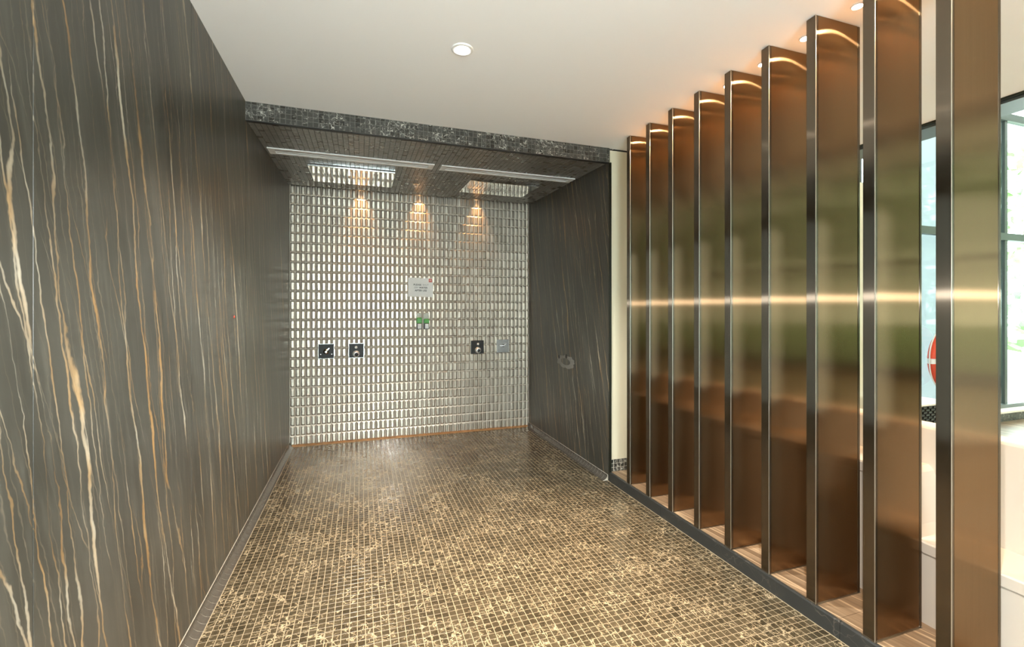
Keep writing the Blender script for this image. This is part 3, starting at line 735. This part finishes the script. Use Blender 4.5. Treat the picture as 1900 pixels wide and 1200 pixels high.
# ---- paper notice
def text_obj(body, size, mat, parent, loc, align='CENTER', bold=0.0):
    cu = bpy.data.curves.new('lettering', 'FONT'); cu.body = body; cu.size = size; cu.align_x = align; cu.align_y = 'CENTER'
    cu.extrude = 0.0003; cu.offset = bold; cu.space_character = 1.04
    tmp = bpy.data.objects.new('tmp', cu); COL.objects.link(tmp)
    bpy.context.view_layer.update()
    me = bpy.data.meshes.new_from_object(tmp.evaluated_get(bpy.context.evaluated_depsgraph_get()))
    bpy.data.objects.remove(tmp, do_unlink=True)
    me.materials.clear(); me.materials.append(M[mat]); me.name = 'lettering'
    o = bpy.data.objects.new('lettering', me); COL.objects.link(o); o.parent = parent; o.location = loc
    o.rotation_euler = (math.pi / 2, 0, 0); return o
SW, SH = 0.276, 0.212
r = thing('paper_notice', 'white paper notice asking to shut off water, taped to the steel wall', 'sign', (0.637, YP - 0.002, 1.663))
r.rotation_euler = (0, math.radians(0.6), 0)
mb = MB(); g = 8
for i in range(g + 1):
    for j in range(g + 1):
        u, v = i / g - 0.5, j / g - 0.5
        mb.v.append((u * SW, -0.0008 * math.sin(5 * u + 2 * v) , v * SH))
for i in range(g):
    for j in range(g):
        a = i * (g + 1) + j; mb.f.append((a, a + g + 1, a + g + 2, a + 1)); mb.mi.append(0)
o = mb.build('sheet', 'paper', r); sm = o.modifiers.new('thick', 'SOLIDIFY'); sm.thickness = 0.0012
ts = 0.0265
text_obj('PLEASE', ts, 'ink', r, (-0.036, -0.0022, 0.028), bold=0.0006)
text_obj('SHUT', ts, 'ink_faint', r, (0.056, -0.0022, 0.028))
text_obj('OFF', ts, 'ink_faint', r, (-0.048, -0.0022, -0.004))
text_obj('WATER', ts, 'ink', r, (0.030, -0.0022, -0.004), bold=0.0006)
text_obj('AFTER USE', ts, 'ink', r, (0.002, -0.0022, -0.036), bold=0.0006)
o = box('logo', 0.090, 0.127, -0.0024, -0.0012, 0.062, 0.098, 'red', r); o['label'] = 'red square logo'
mb = MB()
for q in range(3): mb.box(0.098 + q * 0.0085, 0.1015 + q * 0.0085, -0.0030, -0.0024, 0.073, 0.086)
mb.box(0.098, 0.1185, -0.0030, -0.0024, 0.086, 0.089)
mb.build('logo_mark', 'paper', o)
box('tape', -0.012, 0.012, -0.002, -0.0012, 0.098, 0.112, 'clear', r)

# ---- soap dispensers
def dispenser(cx, ztop, zg0, zg1, zb, label):
    r = thing('soap_dispenser', label, 'soap dispenser', (cx, YP, 0), 'soap dispensers under the notice')
    w2 = 0.028
    box('bracket', -w2 - 0.002, w2 + 0.002, -0.006, 0.003, zb, ztop - 0.01, 'whitep', r)
    box('reservoir', -w2, w2, -0.058, -0.006, zg1, ztop, 'clear', r, bevel=0.006)
    box('soap', -w2 + 0.004, w2 - 0.004, -0.054, -0.010, zg0 + 0.002, zg1 + 0.004, 'green', r, bevel=0.004)
    box('green_body', -w2, w2, -0.060, -0.006, zg0, zg1, 'green', r, bevel=0.004)
    box('pump_housing', -w2, w2, -0.062, -0.006, zb, zg0 - 0.001, 'blackp', r, bevel=0.004)
    box('push_button', -w2 + 0.008, w2 - 0.008, -0.072, -0.060, zb + 0.006, zg0 - 0.006, 'whitep', r, bevel=0.003)
dispenser(0.617, 1.385, 1.262, 1.322, 1.196, 'clear soap dispenser with a taller green body, left of the pair under the notice')
dispenser(0.698, 1.385, 1.262, 1.306, 1.196, 'clear soap dispenser with a shorter green body, right of the pair under the notice')

# ---- white lounge behind the fins
X0, X1, XBK, ZT = 2.262, 2.50, 2.56, 0.863
lo = thing('lounge_bench', 'white moulded lounge bench with a stepped seat behind the bronze fins', 'bench', (0, 0, 0))
def zseat(y):
    a = 0.425; b = 0.688
    t_ = min(max((y - 1.27) / 0.11, 0), 1); t_ = t_ * t_ * (3 - 2 * t_)
    return a + (b - a) * t_
Ys = [-1.2 + 0.06 * k for k in range(38)] + [1.10 + 0.02 * k for k in range(16)] + [1.45 + 0.07 * k for k in range(20)]
Ys = sorted(set(round(y, 4) for y in Ys if y <= 2.8)); 
mb = MB()
for y in Ys: mb.v += [(X0, y, ZS), (X0, y, zseat(y) - 0.05), (XBK, y, zseat(y) - 0.05), (XBK, y, ZS)]
for k in range(len(Ys) - 1):
    for q in range(4):
        mb.f.append((4 * k + q, 4 * k + (q + 1) % 4, 4 * (k + 1) + (q + 1) % 4, 4 * (k + 1) + q)); mb.mi.append(0)
mb.f += [(3, 2, 1, 0), tuple(4 * (len(Ys) - 1) + q for q in range(4))]; mb.mi += [0, 0]
mb.build('base', 'lounge', lo)
mb = MB()
for y in Ys:
    z = zseat(y); mb.v += [(X0 - 0.008, y, z - 0.046), (X0 - 0.008, y, z - 0.006), (X0 - 0.002, y, z), (X1 + 0.002, y, z), (X1 + 0.002, y, z - 0.046)]
for k in range(len(Ys) - 1):
    for q in range(5):
        mb.f.append((5 * k + q, 5 * k + (q + 1) % 5, 5 * (k + 1) + (q + 1) % 5, 5 * (k + 1) + q)); mb.mi.append(0)
mb.f += [(4, 3, 2, 1, 0), tuple(5 * (len(Ys) - 1) + q for q in range(5))]; mb.mi += [0, 0]
mb.build('seat', 'lounge', lo)
box('backrest', X1 + 0.003, XBK + 0.06, Ys[0], Ys[-1], 0.38, ZT, 'lounge', lo, bevel=0.012)

# ---- black woven chest by the window
r = thing('rattan_chest', 'black woven rattan chest with a pale lid standing below the window', 'chest', (5.30, 3.03, ZS))
W2, D2 = 0.30, 0.14
box('base', -W2 + 0.02, W2 - 0.02, -D2 + 0.02, D2 - 0.02, 0.0, 0.20, 'plate_grey', r)
box('core', -W2 + 0.012, W2 - 0.012, -D2 + 0.012, D2 - 0.012, 0.20, 0.395, 'rattan', r)
mb = MB()
nz, nn = 8, 16
for j in range(nz):
    z = 0.205 + j * 0.024
    for i in range(nn):
        x = -W2 + (i + 0.5) * 2 * W2 / nn; hw = W2 / nn * 0.92; off = 0.010 if (i + j) % 2 else 0.002
        mb.box(x - hw, x + hw, -D2 - off + 0.002, -D2 + 0.013, z, z + 0.019)
stuff(mb.build('weave', 'rattan', r))
box('lid', -W2 - 0.01, W2 + 0.01, -D2 - 0.012, D2 + 0.01, 0.398, 0.418, 'sill', r, bevel=0.004)

# ---- lifebuoy on the window wall
r = thing('lifebuoy', 'orange red lifebuoy with white bands hanging by the window', 'lifebuoy', (6.17, YH - 0.075, 0.87))
RR, rr = 0.285, 0.072
mb = MB()
prof = [(RR + rr * math.cos(2 * math.pi * q / 12), 0.75 * rr * math.sin(2 * math.pi * q / 12)) for q in range(13)]
mb.lathe(prof, 48, (0, 0, 0), 'y'); mb.build('ring', 'buoy_red', r, smooth=True)
for a0 in (0.05, 0.55, 1.05, 1.55):
    n = len(mb.v); m2 = MB(); ns = 4
    for i in range(ns + 1):
        a = a0 * math.pi + 0.16 * (i / ns - 0.5) - 0.12
        for q in range(13):
            b = 2 * math.pi * q / 12; rad = RR + (rr + 0.003) * math.cos(b)
            m2.v.append((rad * math.cos(a), 0.75 * (rr + 0.003) * math.sin(b), rad * math.sin(a)))
    for i in range(ns):
        for q in range(12): m2.f.append((13 * i + q, 13 * (i + 1) + q, 13 * (i + 1) + q + 1, 13 * i + q + 1)); m2.mi.append(0)
    m2.build('band', 'whitep', r, smooth=True)
m2 = MB()
for i in range(49):
    a = 2 * math.pi * i / 48; R2 = RR + rr + 0.006 + 0.016 * abs(math.sin(2 * a))
    for q in range(6):
        b = 2 * math.pi * q / 6; m2.v.append(((R2 + 0.006 * math.cos(b)) * math.cos(a), 0.006 * math.sin(b), (R2 + 0.006 * math.cos(b)) * math.sin(a)))
for i in range(48):
    for q in range(6): m2.f.append((6 * i + q, 6 * i + (q + 1) % 6, 6 * (i + 1) + (q + 1) % 6, 6 * (i + 1) + q)); m2.mi.append(0)
m2.build('grab_rope', 'whitep', r, smooth=True)
box('hook', -0.015, 0.015, -0.01, 0.15, 0.20, 0.235, 'steel', r)

# ---- outside: paving, lawn and trees
structure(box('ground', -6, 60, YH + 0.3, 60, -0.3, -0.1, 'paving'), 'pale paving outside the window', 'ground')
structure(box('lawn', XE + 2.5, 60, -40, YH + 0.3, -0.3, -0.08, 'grass'), 'green lawn outside the far glazing', 'ground')
def tree(x, y, hgt, rad, label, seed, n=900):
    rr = random.Random(seed)
    r = thing('tree', label, 'tree', (x, y, -0.1), 'trees outside the pool room')
    MB().lathe([(0.16, 0.0), (0.11, hgt * 0.35), (0.05, hgt * 0.75), (0.0, hgt * 0.8)], 8).build('trunk', 'bark', r, smooth=True)
    mb = MB()
    for k in range(n):
        while True:
            p = Vector((rr.uniform(-1, 1), rr.uniform(-1, 1), rr.uniform(-1, 1)))
            if 0.35 < p.length < 1: break
        c = Vector((p.x * rad, p.y * rad, hgt * 0.55 + p.z * hgt * 0.45))
        a = Vector((rr.gauss(0, 1), rr.gauss(0, 1), rr.gauss(0, 1))).normalized()
        b = a.orthogonal().normalized(); s = rr.uniform(0.14, 0.28)
        mb.quad(tuple(c - a * s), tuple(c + b * s * 0.5), tuple(c + a * s), tuple(c - b * s * 0.5))
    me = mb.mesh('foliage'); me.materials.append(M['leaf'])
    o = bpy.data.objects.new('foliage', me); COL.objects.link(o); o.parent = r; stuff(o)
tree(13.5, 6.4, 5.2, 2.0, 'leafy green tree outside, seen past the window post at the right edge', 1)
tree(17.5, 12.0, 6.5, 2.6, 'taller green tree further back outside the window', 2)
for k, (y, lab) in enumerate(((2.6, 'nearest the window corner'), (-2.6, 'second from the window corner'), (-7.8, 'third from the window corner'), (-13.0, 'farthest from the window corner'))):
    tree(16.5, y, 9.0, 2.5, 'dense broad tree outside the far glazing, ' + lab, 10 + k, 1800)
